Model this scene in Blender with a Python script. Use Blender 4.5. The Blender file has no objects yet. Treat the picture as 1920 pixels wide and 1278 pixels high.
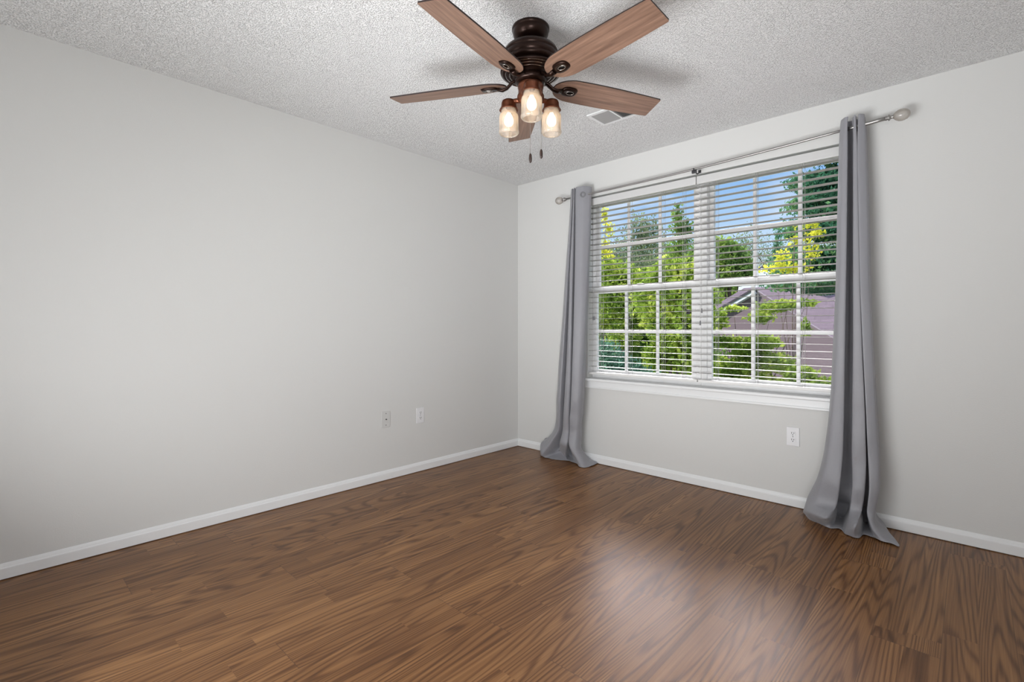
import bpy, bmesh, math, random
import numpy as np
from mathutils import Vector, Matrix, noise
PI = math.pi
S = bpy.context.scene
COL = S.collection

# ------------------------------------------------------------ camera
FPX = 923.0
Fv = Vector((-.6827, .7305, 0)).normalized()
Rv = Vector((Fv.y, -Fv.x, 0))
CAM = Vector((0, 0, 1.107)) - 4.625 * Fv - 0.055 * Rv
cd = bpy.data.cameras.new('camera'); cam = bpy.data.objects.new('camera', cd); COL.objects.link(cam)
cam.location = CAM
cam.rotation_euler = (PI / 2, 0, math.atan2(Fv.y, Fv.x) - PI / 2)
cd.sensor_width = 36; cd.sensor_fit = 'HORIZONTAL'
cd.lens = 36 * FPX / 1920
cd.shift_y = -(639 - 614) / 1920
cd.clip_start = .02; cd.clip_end = 500
S.camera = cam
S.view_settings.view_transform = 'Standard'; S.view_settings.look = 'None'
S.view_settings.gamma = 1; S.view_settings.use_curve_mapping = False
S.view_settings.exposure = 0.0

def ray(px, py): return Fv + Rv * ((px - 960) / FPX) - Vector((0, 0, 1)) * ((py - 614) / FPX)
def atY(px, py, y):            # a measured point of the photograph on the plane at depth y
    r = ray(px, py); return CAM + r * ((y - CAM.y) / r.y)
def X(px, y): return atY(px, 600, y).x
def atZ(px, py, z=0.0):
    r = ray(px, py); return CAM + r * ((z - CAM.z) / r.z)

# ------------------------------------------------------------ sky, sun, lights
w = bpy.data.worlds.new('sky'); S.world = w; w.use_nodes = True
nt = w.node_tree; nt.nodes.clear()
def N(t, typ, **kw):
    n = t.nodes.new(typ)
    for k, v in kw.items():
        if k in n.inputs: n.inputs[k].default_value = v
        else: setattr(n, k, v)
    return n
tc = N(nt, 'ShaderNodeTexCoord'); sep = N(nt, 'ShaderNodeSeparateXYZ')
nt.links.new(tc.outputs['Generated'], sep.inputs[0])
ramp = N(nt, 'ShaderNodeValToRGB'); nt.links.new(sep.outputs['Z'], ramp.inputs[0])
cr = ramp.color_ramp; cr.elements[0].position = 0.0; cr.elements[0].color = (.74, .87, 1, 1)
cr.elements[1].position = .6; cr.elements[1].color = (.09, .27, .72, 1)
e = cr.elements.new(.14); e.color = (.56, .76, .97, 1)
e = cr.elements.new(.28); e.color = (.26, .50, .88, 1)
nz = N(nt, 'ShaderNodeTexNoise', Scale=2.6, Detail=5, Roughness=.6)
mp = N(nt, 'ShaderNodeMapping'); mp.inputs['Scale'].default_value = (1, 1, 3.2)
nt.links.new(tc.outputs['Generated'], mp.inputs[0]); nt.links.new(mp.outputs[0], nz.inputs['Vector'])
cr2 = N(nt, 'ShaderNodeValToRGB'); nt.links.new(nz.outputs['Fac'], cr2.inputs[0])
cr2.color_ramp.elements[0].position = .50; cr2.color_ramp.elements[1].position = .72
mx = N(nt, 'ShaderNodeMixRGB'); mx.inputs['Color2'].default_value = (.93, .95, .98, 1)
nt.links.new(cr2.outputs[0], mx.inputs['Fac']); nt.links.new(ramp.outputs[0], mx.inputs['Color1'])
# added bright sky patch, out of view, placed to throw the floor highlight
# (a wide soft patch: azimuth -22 deg, elevation 29 deg, wider than tall)
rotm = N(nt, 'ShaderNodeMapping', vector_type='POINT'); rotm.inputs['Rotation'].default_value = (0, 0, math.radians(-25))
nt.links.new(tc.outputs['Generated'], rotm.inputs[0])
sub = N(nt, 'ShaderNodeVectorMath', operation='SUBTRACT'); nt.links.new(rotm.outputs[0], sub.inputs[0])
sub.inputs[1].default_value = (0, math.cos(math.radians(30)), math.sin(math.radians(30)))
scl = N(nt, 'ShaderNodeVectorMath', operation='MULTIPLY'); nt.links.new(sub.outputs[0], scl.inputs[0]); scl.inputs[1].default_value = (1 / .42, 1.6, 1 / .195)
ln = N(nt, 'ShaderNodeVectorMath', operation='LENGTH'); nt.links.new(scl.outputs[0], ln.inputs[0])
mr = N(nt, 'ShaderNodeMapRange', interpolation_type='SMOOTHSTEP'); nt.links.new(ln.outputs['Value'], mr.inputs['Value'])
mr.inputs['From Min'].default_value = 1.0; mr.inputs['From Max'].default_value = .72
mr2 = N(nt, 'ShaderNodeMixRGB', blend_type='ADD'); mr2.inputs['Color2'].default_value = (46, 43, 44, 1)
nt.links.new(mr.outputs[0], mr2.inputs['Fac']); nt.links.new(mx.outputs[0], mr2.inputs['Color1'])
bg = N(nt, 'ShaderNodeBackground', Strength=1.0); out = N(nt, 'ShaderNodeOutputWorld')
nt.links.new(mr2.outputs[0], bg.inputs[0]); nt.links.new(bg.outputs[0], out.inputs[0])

def lamp(name, typ, loc, energy, target=None, color=(1, 1, 1), **kw):
    l = bpy.data.lights.new(name, typ); l.energy = energy; l.color = color
    for k, v in kw.items(): setattr(l, k, v)
    o = bpy.data.objects.new(name, l); COL.objects.link(o); o.location = loc
    if target is not None:
        o.rotation_euler = (Vector(target) - Vector(loc)).to_track_quat('-Z', 'Y').to_euler()
    return o
lamp('sun', 'SUN', (-7, -10, 13), 4.8, (0, 6, 0), (1, .95, .86), angle=.02)
# added fill lamps, unseen behind the camera, balanced to even out the room
W_ = (.97, .99, 1)
lamp('bounce_fill', 'AREA', (1.75, -3.75, .42), 29, (1.9, -1.8, 2.44), W_, shape='RECTANGLE', size=1.7, size_y=.9)
lamp('bounce_fill_far', 'AREA', (1.75, -3.75, .43), 14, (1.9, -.6, 2.44), W_, shape='RECTANGLE', size=1.7, size_y=.9, spread=math.radians(80))
lamp('window_wall_fill', 'AREA', (1.5, -4.2, 1.25), 10.5, (2.3, 0, .9), W_, shape='RECTANGLE', size=1.5, size_y=1.2, spread=math.radians(120))
lamp('left_wall_fill', 'AREA', (3.7, -4.15, .9), 14, (.3, -2.2, .6), W_, shape='RECTANGLE', size=1.4, size_y=1.5)  # added fill towards the left wall, no doorway behind it
lamp('corner_fill', 'AREA', (3.8, -4.0, 1.1), 11, (0, -1.0, 1.0), W_, shape='RECTANGLE', size=.8, size_y=.8, spread=math.radians(80))

# ------------------------------------------------------------ helpers
def rgb(r, g, b):
    f = lambda c: ((c / 255 + .055) / 1.055) ** 2.4 if c > 10 else c / 255 / 12.92
    return (f(r), f(g), f(b), 1)
def mat(name, col=(.8, .8, .8, 1), rough=.5, metal=0., bump=None, **kw):
    m = bpy.data.materials.new(name); m.use_nodes = True
    t = m.node_tree; p = t.nodes['Principled BSDF']
    p.inputs['Base Color'].default_value = col; p.inputs['Roughness'].default_value = rough
    p.inputs['Metallic'].default_value = metal
    for k, v in kw.items(): p.inputs[k].default_value = v
    if bump:
        sc, st, dist = bump
        tcn = N(t, 'ShaderNodeTexCoord')
        n = N(t, 'ShaderNodeTexNoise', Scale=sc, Detail=3)
        b = N(t, 'ShaderNodeBump', Strength=st, Distance=dist)
        t.links.new(tcn.outputs['Object'], n.inputs['Vector']); t.links.new(n.outputs['Fac'], b.inputs['Height'])
        t.links.new(b.outputs[0], p.inputs['Normal'])
    return m
def mth(t, op, a, b=None, c=None):
    n = t.nodes.new('ShaderNodeMath'); n.operation = op
    for i, v in enumerate((a, b, c)):
        if v is None: continue
        if isinstance(v, (int, float)): n.inputs[i].default_value = v
        else: t.links.new(v, n.inputs[i])
    return n.outputs[0]

class MB:
    """collects shapes into one mesh"""
    def __init__(s): s.bm = bmesh.new()
    def box(s, x0, x1, y0, y1, z0, z1, bev=0, M=None):
        r = bmesh.ops.create_cube(s.bm, size=1)
        vs = r['verts']
        for v in vs:
            v.co = Vector((x0 + (v.co.x + .5) * (x1 - x0), y0 + (v.co.y + .5) * (y1 - y0), z0 + (v.co.z + .5) * (z1 - z0)))
        if bev:
            es = {e for v in vs for e in v.link_edges}
            rr = bmesh.ops.bevel(s.bm, geom=list(es), offset=bev, segments=2, affect='EDGES', profile=.6)
            vs = rr['verts']
        if M is not None:
            for v in set(vs): v.co = M @ v.co
        return s
    def lathe(s, prof, seg=40, M=None, caps=False):
        rings = []
        for r, z in prof:
            rings.append([s.bm.verts.new(Vector((r * math.cos(2 * PI * i / seg), r * math.sin(2 * PI * i / seg), z))) for i in range(seg)])
        for a, b in zip(rings, rings[1:]):
            for i in range(seg):
                f = s.bm.faces.new((a[i], a[(i + 1) % seg], b[(i + 1) % seg], b[i])); f.smooth = True
        if caps:
            s.bm.faces.new(rings[0][::-1]); s.bm.faces.new(rings[-1])
        if M is not None:
            for rg in rings:
                for v in rg: v.co = M @ v.co
        return s
    def tube(s, pts, rad, seg=10, flat=1.0, up=Vector((0, 0, 1))):
        pts = [Vector(p) for p in pts]; n = len(pts); rings = []
        for i, p in enumerate(pts):
            d = (pts[min(i + 1, n - 1)] - pts[max(i - 1, 0)]).normalized()
            u = up if abs(d.dot(up)) < .98 else Vector((1, 0, 0))
            a = d.cross(u).normalized(); b = a.cross(d).normalized()
            r = rad[i] if isinstance(rad, (list, tuple)) else rad
            rings.append([s.bm.verts.new(p + a * (r * math.cos(2 * PI * k / seg)) + b * (r * flat * math.sin(2 * PI * k / seg))) for k in range(seg)])
        for a, b in zip(rings, rings[1:]):
            for k in range(seg):
                f = s.bm.faces.new((a[k], a[(k + 1) % seg], b[(k + 1) % seg], b[k])); f.smooth = True
        s.bm.faces.new(rings[0][::-1]); s.bm.faces.new(rings[-1])
        return s
    def prism(s, outline, z0, z1, M=None):
        a = [s.bm.verts.new(Vector((x, y, z0))) for x, y in outline]
        b = [s.bm.verts.new(Vector((x, y, z1))) for x, y in outline]
        s.bm.faces.new(a[::-1]); s.bm.faces.new(b)
        n = len(a)
        for i in range(n): s.bm.faces.new((a[i], a[(i + 1) % n], b[(i + 1) % n], b[i]))
        if M is not None:
            for v in a + b: v.co = M @ v.co
        return s
    def build(s, name, m, parent=None, smooth_angle=None):
        bmesh.ops.recalc_face_normals(s.bm, faces=s.bm.faces[:])
        me = bpy.data.meshes.new(name); s.bm.to_mesh(me); s.bm.free()
        return link(name, me, m, parent)
def link(name, me, m, parent=None):
    if m: me.materials.append(m)
    o = bpy.data.objects.new(name, me); COL.objects.link(o)
    if parent: o.parent = parent
    return o
def tag(o, label=None, cat=None, group=None, kind=None):
    if label: o['label'] = label
    if cat: o['category'] = cat
    if group: o['group'] = group
    if kind: o['kind'] = kind
    return o
def empty(name, loc=(0, 0, 0), label=None, cat=None, group=None, kind=None):
    o = bpy.data.objects.new(name, None); o.location = loc; o.empty_display_size = .1; COL.objects.link(o)
    return tag(o, label, cat, group, kind)
def mesh_np(name, V, Fc, m, parent=None, smooth=False):
    me = bpy.data.meshes.new(name); me.from_pydata([tuple(v) for v in V], [], [tuple(f) for f in Fc])
    if smooth: me.polygons.foreach_set('use_smooth', [True] * len(me.polygons))
    return link(name, me, m, parent)

# ------------------------------------------------------------ materials
M_wall = mat('wall_paint', (.70, .70, .69, 1), .75, bump=(170, .12, .004))
M_trim = mat('white_trim_paint', (.84, .85, .86, 1), .35)
M_vinyl = mat('white_window_vinyl', (.82, .82, .82, 1), .35)
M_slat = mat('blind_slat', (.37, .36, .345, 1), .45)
M_rail = mat('blind_rail', (.80, .79, .78, 1), .4)
M_valance = mat('blind_valance', (.66, .66, .66, 1), .4)
M_cord = mat('blind_cord', (.55, .55, .55, 1), .8)
M_black = mat('black_plastic', (.01, .01, .01, 1), .4)
M_slot = mat('outlet_slot', (.10, .10, .10, 1), .6)
M_plate = mat('outlet_plate', (.80, .80, .82, 1), .3)
M_plate2 = mat('jack_plate', (.66, .66, .65, 1), .35)
M_chrome = mat('brushed_nickel', (.42, .41, .40, 1), .42, 1)
M_bronze = mat('oiled_bronze', rgb(44, 28, 22), .30, .7)
M_copper = mat('warm_bronze', rgb(112, 66, 46), .32, .7)
M_silver = mat('vent_metal', (.5, .48, .46, 1), .25, 1)
M_edge = mat('blade_dark_edge', rgb(38, 26, 24), .5)
M_fob = mat('dark_wood_fob', rgb(50, 34, 30), .4)

def ceiling_mat():
    m = mat('popcorn_ceiling', (.88, .88, .885, 1), .9); t = m.node_tree; p = t.nodes['Principled BSDF']
    c = N(t, 'ShaderNodeTexCoord')
    v = N(t, 'ShaderNodeTexVoronoi', Scale=150.0); n = N(t, 'ShaderNodeTexNoise', Scale=170.0, Detail=3)
    n2 = N(t, 'ShaderNodeTexNoise', Scale=90.0, Detail=3)
    for q in (v, n, n2): t.links.new(c.outputs['Object'], q.inputs['Vector'])
    # flat sprayed blobs with fine pits between them
    pit = N(t, 'ShaderNodeMapRange', interpolation_type='SMOOTHSTEP'); t.links.new(n.outputs['Fac'], pit.inputs['Value'])
    pit.inputs['From Min'].default_value = .36; pit.inputs['From Max'].default_value = .50
    h = mth(t, 'ADD', mth(t, 'MULTIPLY', pit.outputs[0], 1.3), mth(t, 'MULTIPLY', n2.outputs['Fac'], .5))
    h = mth(t, 'ADD', h, mth(t, 'MULTIPLY', v.outputs['Distance'], -.3))
    b = N(t, 'ShaderNodeBump', Strength=.85, Distance=.0065)
    t.links.new(h, b.inputs['Height']); t.links.new(b.outputs[0], p.inputs['Normal'])
    return m
M_ceil = ceiling_mat()

def floor_mat():
    m = mat('wood_plank_floor', rough=.4); t = m.node_tree; p = t.nodes['Principled BSDF']; L = t.links.new
    c = N(t, 'ShaderNodeTexCoord'); s = N(t, 'ShaderNodeSeparateXYZ'); L(c.outputs['Object'], s.inputs[0])
    x, y = s.outputs['X'], s.outputs['Y']
    W, LN = .19, 1.22
    xs = mth(t, 'DIVIDE', x, W); ix = mth(t, 'FLOOR', xs); fx = mth(t, 'FRACT', xs)
    wn = N(t, 'ShaderNodeTexWhiteNoise', noise_dimensions='1D'); L(ix, wn.inputs['W'])
    ys = mth(t, 'ADD', mth(t, 'DIVIDE', y, LN), mth(t, 'MULTIPLY', wn.outputs['Value'], 7.3))
    iy = mth(t, 'FLOOR', ys); fy = mth(t, 'FRACT', ys)
    cid = N(t, 'ShaderNodeCombineXYZ'); L(ix, cid.inputs[0]); L(iy, cid.inputs[1])
    wid = N(t, 'ShaderNodeTexWhiteNoise', noise_dimensions='2D'); L(cid.outputs[0], wid.inputs['Vector'])
    # printed strips inside a plank (two, each with its own grain and tone)
    x2 = mth(t, 'DIVIDE', x, W / 2); i2 = mth(t, 'FLOOR', x2)
    wn2 = N(t, 'ShaderNodeTexWhiteNoise', noise_dimensions='1D'); L(i2, wn2.inputs['W'])
    y2 = mth(t, 'FLOOR', mth(t, 'ADD', mth(t, 'DIVIDE', y, 1.22), mth(t, 'MULTIPLY', wn2.outputs['Value'], 9.1)))
    c2 = N(t, 'ShaderNodeCombineXYZ'); L(i2, c2.inputs[0]); L(y2, c2.inputs[1]); L(iy, c2.inputs[2])
    w2 = N(t, 'ShaderNodeTexWhiteNoise', noise_dimensions='3D'); L(c2.outputs[0], w2.inputs['Vector'])
    # grain space, offset per strip
    g = N(t, 'ShaderNodeCombineXYZ')
    L(x, g.inputs[0]); L(y, g.inputs[1]); L(mth(t, 'MULTIPLY', w2.outputs['Value'], 37.0), g.inputs[2])
    def stretched(sx, sy, detail=2, rough=.5, dist=0.):
        mpn = N(t, 'ShaderNodeMapping'); mpn.inputs['Scale'].default_value = (sx, sy, 1)
        L(g.outputs[0], mpn.inputs[0])
        nn = N(t, 'ShaderNodeTexNoise', Scale=1.0, Detail=detail, Roughness=rough, Distortion=dist)
        L(mpn.outputs[0], nn.inputs['Vector']); return nn.outputs['Fac']
    base = stretched(6.2, .36, 1.2, .4, .05)
    fine = stretched(190, 3, 2, .6)
    mid = stretched(22, .55, 3, .65)
    rings = mth(t, 'SINE', mth(t, 'MULTIPLY', base, 185.0))
    rings = mth(t, 'MULTIPLY_ADD', rings, .5, .5)
    rings = mth(t, 'POWER', rings, 2.6)
    rings = mth(t, 'MULTIPLY', rings, mth(t, 'MULTIPLY_ADD', mid, 1.1, .25))
    v = mth(t, 'SUBTRACT', .60, mth(t, 'MULTIPLY', rings, .38))
    v = mth(t, 'ADD', v, mth(t, 'MULTIPLY', mth(t, 'SUBTRACT', fine, .5), .62))
    v = mth(t, 'ADD', v, mth(t, 'MULTIPLY', mth(t, 'SUBTRACT', mid, .5), .62))
    v = mth(t, 'ADD', v, mth(t, 'MULTIPLY', mth(t, 'SUBTRACT', w2.outputs['Value'], .5), .17))
    r = N(t, 'ShaderNodeValToRGB'); L(v, r.inputs[0])
    el = r.color_ramp.elements
    el[0].position = .08; el[0].color = rgb(72, 44, 22)
    el[1].position = .95; el[1].color = rgb(172, 128, 84)
    q = el.new(.36); q.color = rgb(108, 72, 42)
    q = el.new(.62); q.color = rgb(138, 98, 61)
    # seams
    def edge(f, wd): return mth(t, 'LESS_THAN', mth(t, 'MINIMUM', f, mth(t, 'SUBTRACT', 1.0, f)), wd)
    seam = mth(t, 'MAXIMUM', edge(fx, .0045), edge(fy, .0009))
    mxn = N(t, 'ShaderNodeMixRGB'); mxn.inputs['Color2'].default_value = rgb(62, 42, 30)
    L(mth(t, 'MULTIPLY', seam, .55), mxn.inputs['Fac']); L(r.outputs[0], mxn.inputs['Color1'])
    L(mxn.outputs[0], p.inputs['Base Color'])
    L(mth(t, 'MULTIPLY_ADD', fine, .10, .29), p.inputs['Roughness'])
    b = N(t, 'ShaderNodeBump', Strength=.25, Distance=.0012)
    L(mth(t, 'SUBTRACT', mth(t, 'MULTIPLY', v, .6), mth(t, 'MULTIPLY', seam, 1.0)), b.inputs['Height']); L(b.outputs[0], p.inputs['Normal'])
    p.inputs['Specular IOR Level'].default_value = .27
    return m
M_floor = floor_mat()

def fabric_mat():
    m = mat('grey_satin_curtain', rgb(150, 150, 156), .5); t = m.node_tree; p = t.nodes['Principled BSDF']; L = t.links.new
    c = N(t, 'ShaderNodeTexCoord')
    mpn = N(t, 'ShaderNodeMapping'); mpn.inputs['Scale'].default_value = (600, 600, 130); L(c.outputs['Object'], mpn.inputs[0])
    n = N(t, 'ShaderNodeTexNoise', Scale=1.0, Detail=2); L(mpn.outputs[0], n.inputs['Vector'])
    n2 = N(t, 'ShaderNodeTexNoise', Scale=11.0, Detail=3, Distortion=.8); L(c.outputs['Object'], n2.inputs['Vector'])
    b = N(t, 'ShaderNodeBump', Strength=.12, Distance=.002); L(n.outputs['Fac'], b.inputs['Height'])
    b2 = N(t, 'ShaderNodeBump', Strength=.35, Distance=.012); L(n2.outputs['Fac'], b2.inputs['Height']); L(b.outputs[0], b2.inputs['Normal'])
    L(b2.outputs[0], p.inputs['Normal'])
    p.inputs['Sheen Weight'].default_value = .25; p.inputs['Sheen Roughness'].default_value = .4
    p.inputs['Specular IOR Level'].default_value = .5; p.inputs['Anisotropic'].default_value = .5
    return m
M_fabric = fabric_mat()

def blade_mat():
    m = mat('weathered_wood_blade', rough=.42); t = m.node_tree; p = t.nodes['Principled BSDF']; L = t.links.new
    c = N(t, 'ShaderNodeTexCoord'); mpn = N(t, 'ShaderNodeMapping'); mpn.inputs['Scale'].default_value = (3, 55, 3)
    L(c.outputs['Object'], mpn.inputs[0])
    n = N(t, 'ShaderNodeTexNoise', Scale=1.0, Detail=5, Roughness=.65); L(mpn.outputs[0], n.inputs['Vector'])
    r = N(t, 'ShaderNodeValToRGB'); L(n.outputs['Fac'], r.inputs[0]); el = r.color_ramp.elements
    el[0].position = .25; el[0].color = rgb(90, 66, 55); el[1].position = .8; el[1].color = rgb(166, 132, 112)
    L(r.outputs[0], p.inputs['Base Color']); return m
M_blade = blade_mat()

def glass_mat(name, tint=(1, 1, 1, 1), ior=1.45, rough=.0, haze=0.):
    m = bpy.data.materials.new(name); m.use_nodes = True; t = m.node_tree; t.nodes.clear()
    tr = N(t, 'ShaderNodeBsdfTransparent'); tr.inputs[0].default_value = tint
    gl = N(t, 'ShaderNodeBsdfGlossy', Roughness=rough); fr = N(t, 'ShaderNodeFresnel', IOR=ior)
    mixn = N(t, 'ShaderNodeMixShader'); o = N(t, 'ShaderNodeOutputMaterial'); L = t.links.new
    L(fr.outputs[0], mixn.inputs[0]); L(tr.outputs[0], mixn.inputs[1]); L(gl.outputs[0], mixn.inputs[2])
    last = mixn.outputs[0]
    if haze:
        df = N(t, 'ShaderNodeBsdfTranslucent'); df.inputs[0].default_value = (1, .93, .84, 1)
        d2 = N(t, 'ShaderNodeBsdfDiffuse'); d2.inputs[0].default_value = (1, .93, .86, 1)
        a = N(t, 'ShaderNodeMixShader'); a.inputs[0].default_value = .5; L(df.outputs[0], a.inputs[1]); L(d2.outputs[0], a.inputs[2])
        mm = N(t, 'ShaderNodeMixShader'); mm.inputs[0].default_value = haze
        L(last, mm.inputs[1]); L(a.outputs[0], mm.inputs[2]); last = mm.outputs[0]
    L(last, o.inputs[0]); return m
M_glass = glass_mat('window_glass', ior=1.1)
M_jar = glass_mat('seeded_jar_glass', (1, .97, .94, 1), 1.45, .05, .20)
M_ball = glass_mat('crackle_glass', (.86, .86, .86, 1), 1.6, .12, .25)
M_bulb = bpy.data.materials.new('glowing_bulb'); M_bulb.use_nodes = True
_p = M_bulb.node_tree.nodes['Principled BSDF']; _p.inputs['Base Color'].default_value = (1, .9, .75, 1)
_p.inputs['Emission Color'].default_value = (1, .80, .56, 1); _p.inputs['Emission Strength'].default_value = 5

# ------------------------------------------------------------ room shell
RX, RY, H = 4.0, -4.3, 2.44
T = .16
OX0, OX1, OZ0, OZ1 = .785, 2.627, .69, 2.185          # window opening
def st(name, mb, m, parent=None):
    o = mb.build(name, m, parent)
    if not parent: tag(o, kind='structure')
    return o
st('floor', MB().box(-T, RX + T, RY - T, T, -.2, 0), M_floor)
st('ceiling', MB().box(-T, RX + T, RY - T, T, H, H + .2), M_ceil)
st('wall_left', MB().box(-T, 0, RY, 0, 0, H), M_wall)
st('wall_right', MB().box(RX, RX + T, RY, 0, 0, H), M_wall)
st('wall_front', MB().box(-T, RX + T, RY - T, RY, 0, H), M_wall)
wb = MB()
wb.box(-T, OX0, 0, T, 0, H).box(OX1, RX + T, 0, T, 0, H).box(OX0, OX1, 0, T, 0, OZ0 - .02).box(OX0, OX1, 0, T, OZ1, H)
st('wall_back', wb, M_wall)

def baseboard(name, p0, p1, nrm):
    """moulded profile swept from p0 to p1, nrm points into the room"""
    prof = [(0, .004), (.013, .004), (.013, .046), (.0125, .050), (.009, .054), (.0075, .060), (.005, .066), (.002, .070), (0, .070)]
    p0, p1, n = Vector(p0), Vector(p1), Vector(nrm)
    mb = MB(); a = []; b = []
    for d, z in prof:
        a.append(mb.bm.verts.new(p0 + n * d + Vector((0, 0, z)))); b.append(mb.bm.verts.new(p1 + n * d + Vector((0, 0, z))))
    k = len(prof)
    for i in range(k): mb.bm.faces.new((a[i], a[(i + 1) % k], b[(i + 1) % k], b[i]))
    mb.bm.faces.new(a[::-1]); mb.bm.faces.new(b)
    st(name, mb, M_trim)
baseboard('baseboard_left', (0, RY, 0), (0, 0, 0), (1, 0, 0))
baseboard('baseboard_back', (.0131, 0, 0), (RX - .0131, 0, 0), (0, -1, 0))
baseboard('baseboard_right', (RX, RY, 0), (RX, 0, 0), (-1, 0, 0))
baseboard('baseboard_front', (.0131, RY, 0), (RX - .0131, RY, 0), (0, 1, 0))

# stool and apron under the window
tr = MB(); tr.box(OX0 - .035, OX1 + .035, -.042, -.0005, .671, .692, .006).box(OX0 + .0005, OX1 - .0005, -.0005, .075, .671, .692)
tr.box(OX0 - .02, OX1 + .02, -.014, -.0005, .625, .670, .004).box(OX0 - .02, OX1 + .02, -.020, -.0005, .612, .626, .003)
st('trim_1', tr, M_trim)

# ------------------------------------------------------------ the twin window
GY = .09
def window_unit(name, gx0, gx1, fx0, fx1):
    root = empty(name, (0, 0, 0), kind='structure')
    z0, z1 = .692, OZ1 - .001
    f = MB()
    f.box(fx0, gx0 - .032, .07, .155, z0, z1, .003).box(gx1 + .032, fx1, .07, .155, z0, z1, .003)
    f.box(gx0 - .034, gx1 + .034, .07, .155, z1 - .030, z1, .003).box(gx0 - .034, gx1 + .034, .07, .155, z0, z0 + .03, .003)
    f.build('window_frame', M_vinyl, root)
    def sash(nm, yc, zb, zt, rb, rt):
        s = MB(); a, b = gx0 - .0318, gx1 + .0318; y0, y1 = yc - .016, yc + .016
        s.box(a, gx0, y0, y1, zb, zt, .004).box(gx1, b, y0, y1, zb, zt, .004)
        s.box(gx0 - .001, gx1 + .001, y0, y1, zb, zb + rb, .004).box(gx0 - .001, gx1 + .001, y0, y1, zt - rt, zt, .004)
        so = s.build(nm, M_vinyl, root)
        g0, g1 = zb + rb, zt - rt
        MB().box(gx0, gx1, yc - .002, yc + .002, g0, g1).build('glass_pane', M_glass, so)
        mu = MB(); W3 = (gx1 - gx0) / 3
        for i in (1, 2): mu.box(gx0 + i * W3 - .011, gx0 + i * W3 + .011, yc - .008, yc + .008, g0, g1, .003)
        zm = (g0 + g1) / 2
        mu.box(gx0, gx1, yc - .0075, yc + .0075, zm - .012, zm + .012, .003)
        mu.build('muntin_grid', M_vinyl, so)
        return so
    sash('upper_sash', .130, 1.395, z1 - .026, .052, .038)
    lo = sash('lower_sash', GY, z0 + .028, 1.44, .04, .05)
    MB().box((gx0 + gx1) / 2 - .03, (gx0 + gx1) / 2 + .03, .062, .085, 1.440, 1.452, .003).build('sash_lock', M_vinyl, lo)
window_unit('window_1', .826, 1.633, OX0 + .001, 1.7045)
window_unit('window_2', 1.779, 2.586, 1.7055, OX1 - .001)
sn = MB().box(1.598, 1.626, .068, .0735, 1.205, 1.238, .003).build('window_sensor', M_black)
sn.location.y = .0
tag(sn, 'small black square sensor stuck on the left window glass beside the middle mullion', 'sensor')

# ------------------------------------------------------------ blinds
def blind(x0, x1, label, cords, tassels):
    root = empty('window_blind', ((x0 + x1) / 2, .03, 2.18), label, 'window blind', 'horizontal slat blinds in the twin window')
    O = Vector(root.location)
    def part(mb, nm, m, par=root):
        for v in mb.bm.verts: v.co -= O
        return mb.build(nm, m, par)
    va = MB(); va.box(x0 + .0005, x1 - .0005, -.016, -.004, 2.110, 2.166, .004)
    part(va, 'valance', M_valance)
    part(MB().box(x0, x1, .012, .056, 2.122, 2.158, .003), 'headrail', M_rail)
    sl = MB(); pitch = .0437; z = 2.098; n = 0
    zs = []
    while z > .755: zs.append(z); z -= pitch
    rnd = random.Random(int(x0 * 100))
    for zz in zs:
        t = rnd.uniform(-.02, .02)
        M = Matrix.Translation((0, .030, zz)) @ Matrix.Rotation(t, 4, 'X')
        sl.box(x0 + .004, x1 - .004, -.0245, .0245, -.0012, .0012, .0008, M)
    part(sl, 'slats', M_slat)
    part(MB().box(x0 + .002, x1 - .002, .005, .055, .722, .742, .004), 'bottom_rail', M_rail)
    for c in cords:
        lc = MB()
        for yy in (.003, .057): lc.tube([(c, yy, 2.125), (c, yy, .742)], .0011, 5)
        lc.tube([(c + .012, .0035, 2.125), (c + .012, .0035, .742)], .0010, 5)
        for zz in zs: lc.box(c - .001, c + .001, .003, .057, zz - .0032, zz - .0020)
        part(lc, 'ladder_cord', M_cord)
    for tx, tz in tassels:
        pc = part(MB().tube([(tx, -.006, 2.115), (tx, -.008, tz)], .0011, 5), 'pull_cord', M_cord)
        tb = MB().lathe([(.0015, .012), (.004, .008), (.005, -.012), (.0062, -.020), (.001, -.021)], 14, Matrix.Translation((tx, -.008, tz)))
        part(tb, 'tassel', M_cordgrip, pc)
    return root
M_cordgrip = mat('cord_tassel', (.22, .22, .23, 1), .5)
blind(.790, 1.7035, 'white slatted blind with thin cords covering the left half of the window', (.90, 1.165, 1.44, 1.60), ((.845, 1.19),(.858, 1.19)))
blind(1.7075, 2.622, 'white slatted blind covering the right half of the window, partly behind the curtain', (1.835, 2.09, 2.36, 2.56), ((1.742, 1.23), (1.731, 1.145)))

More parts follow.
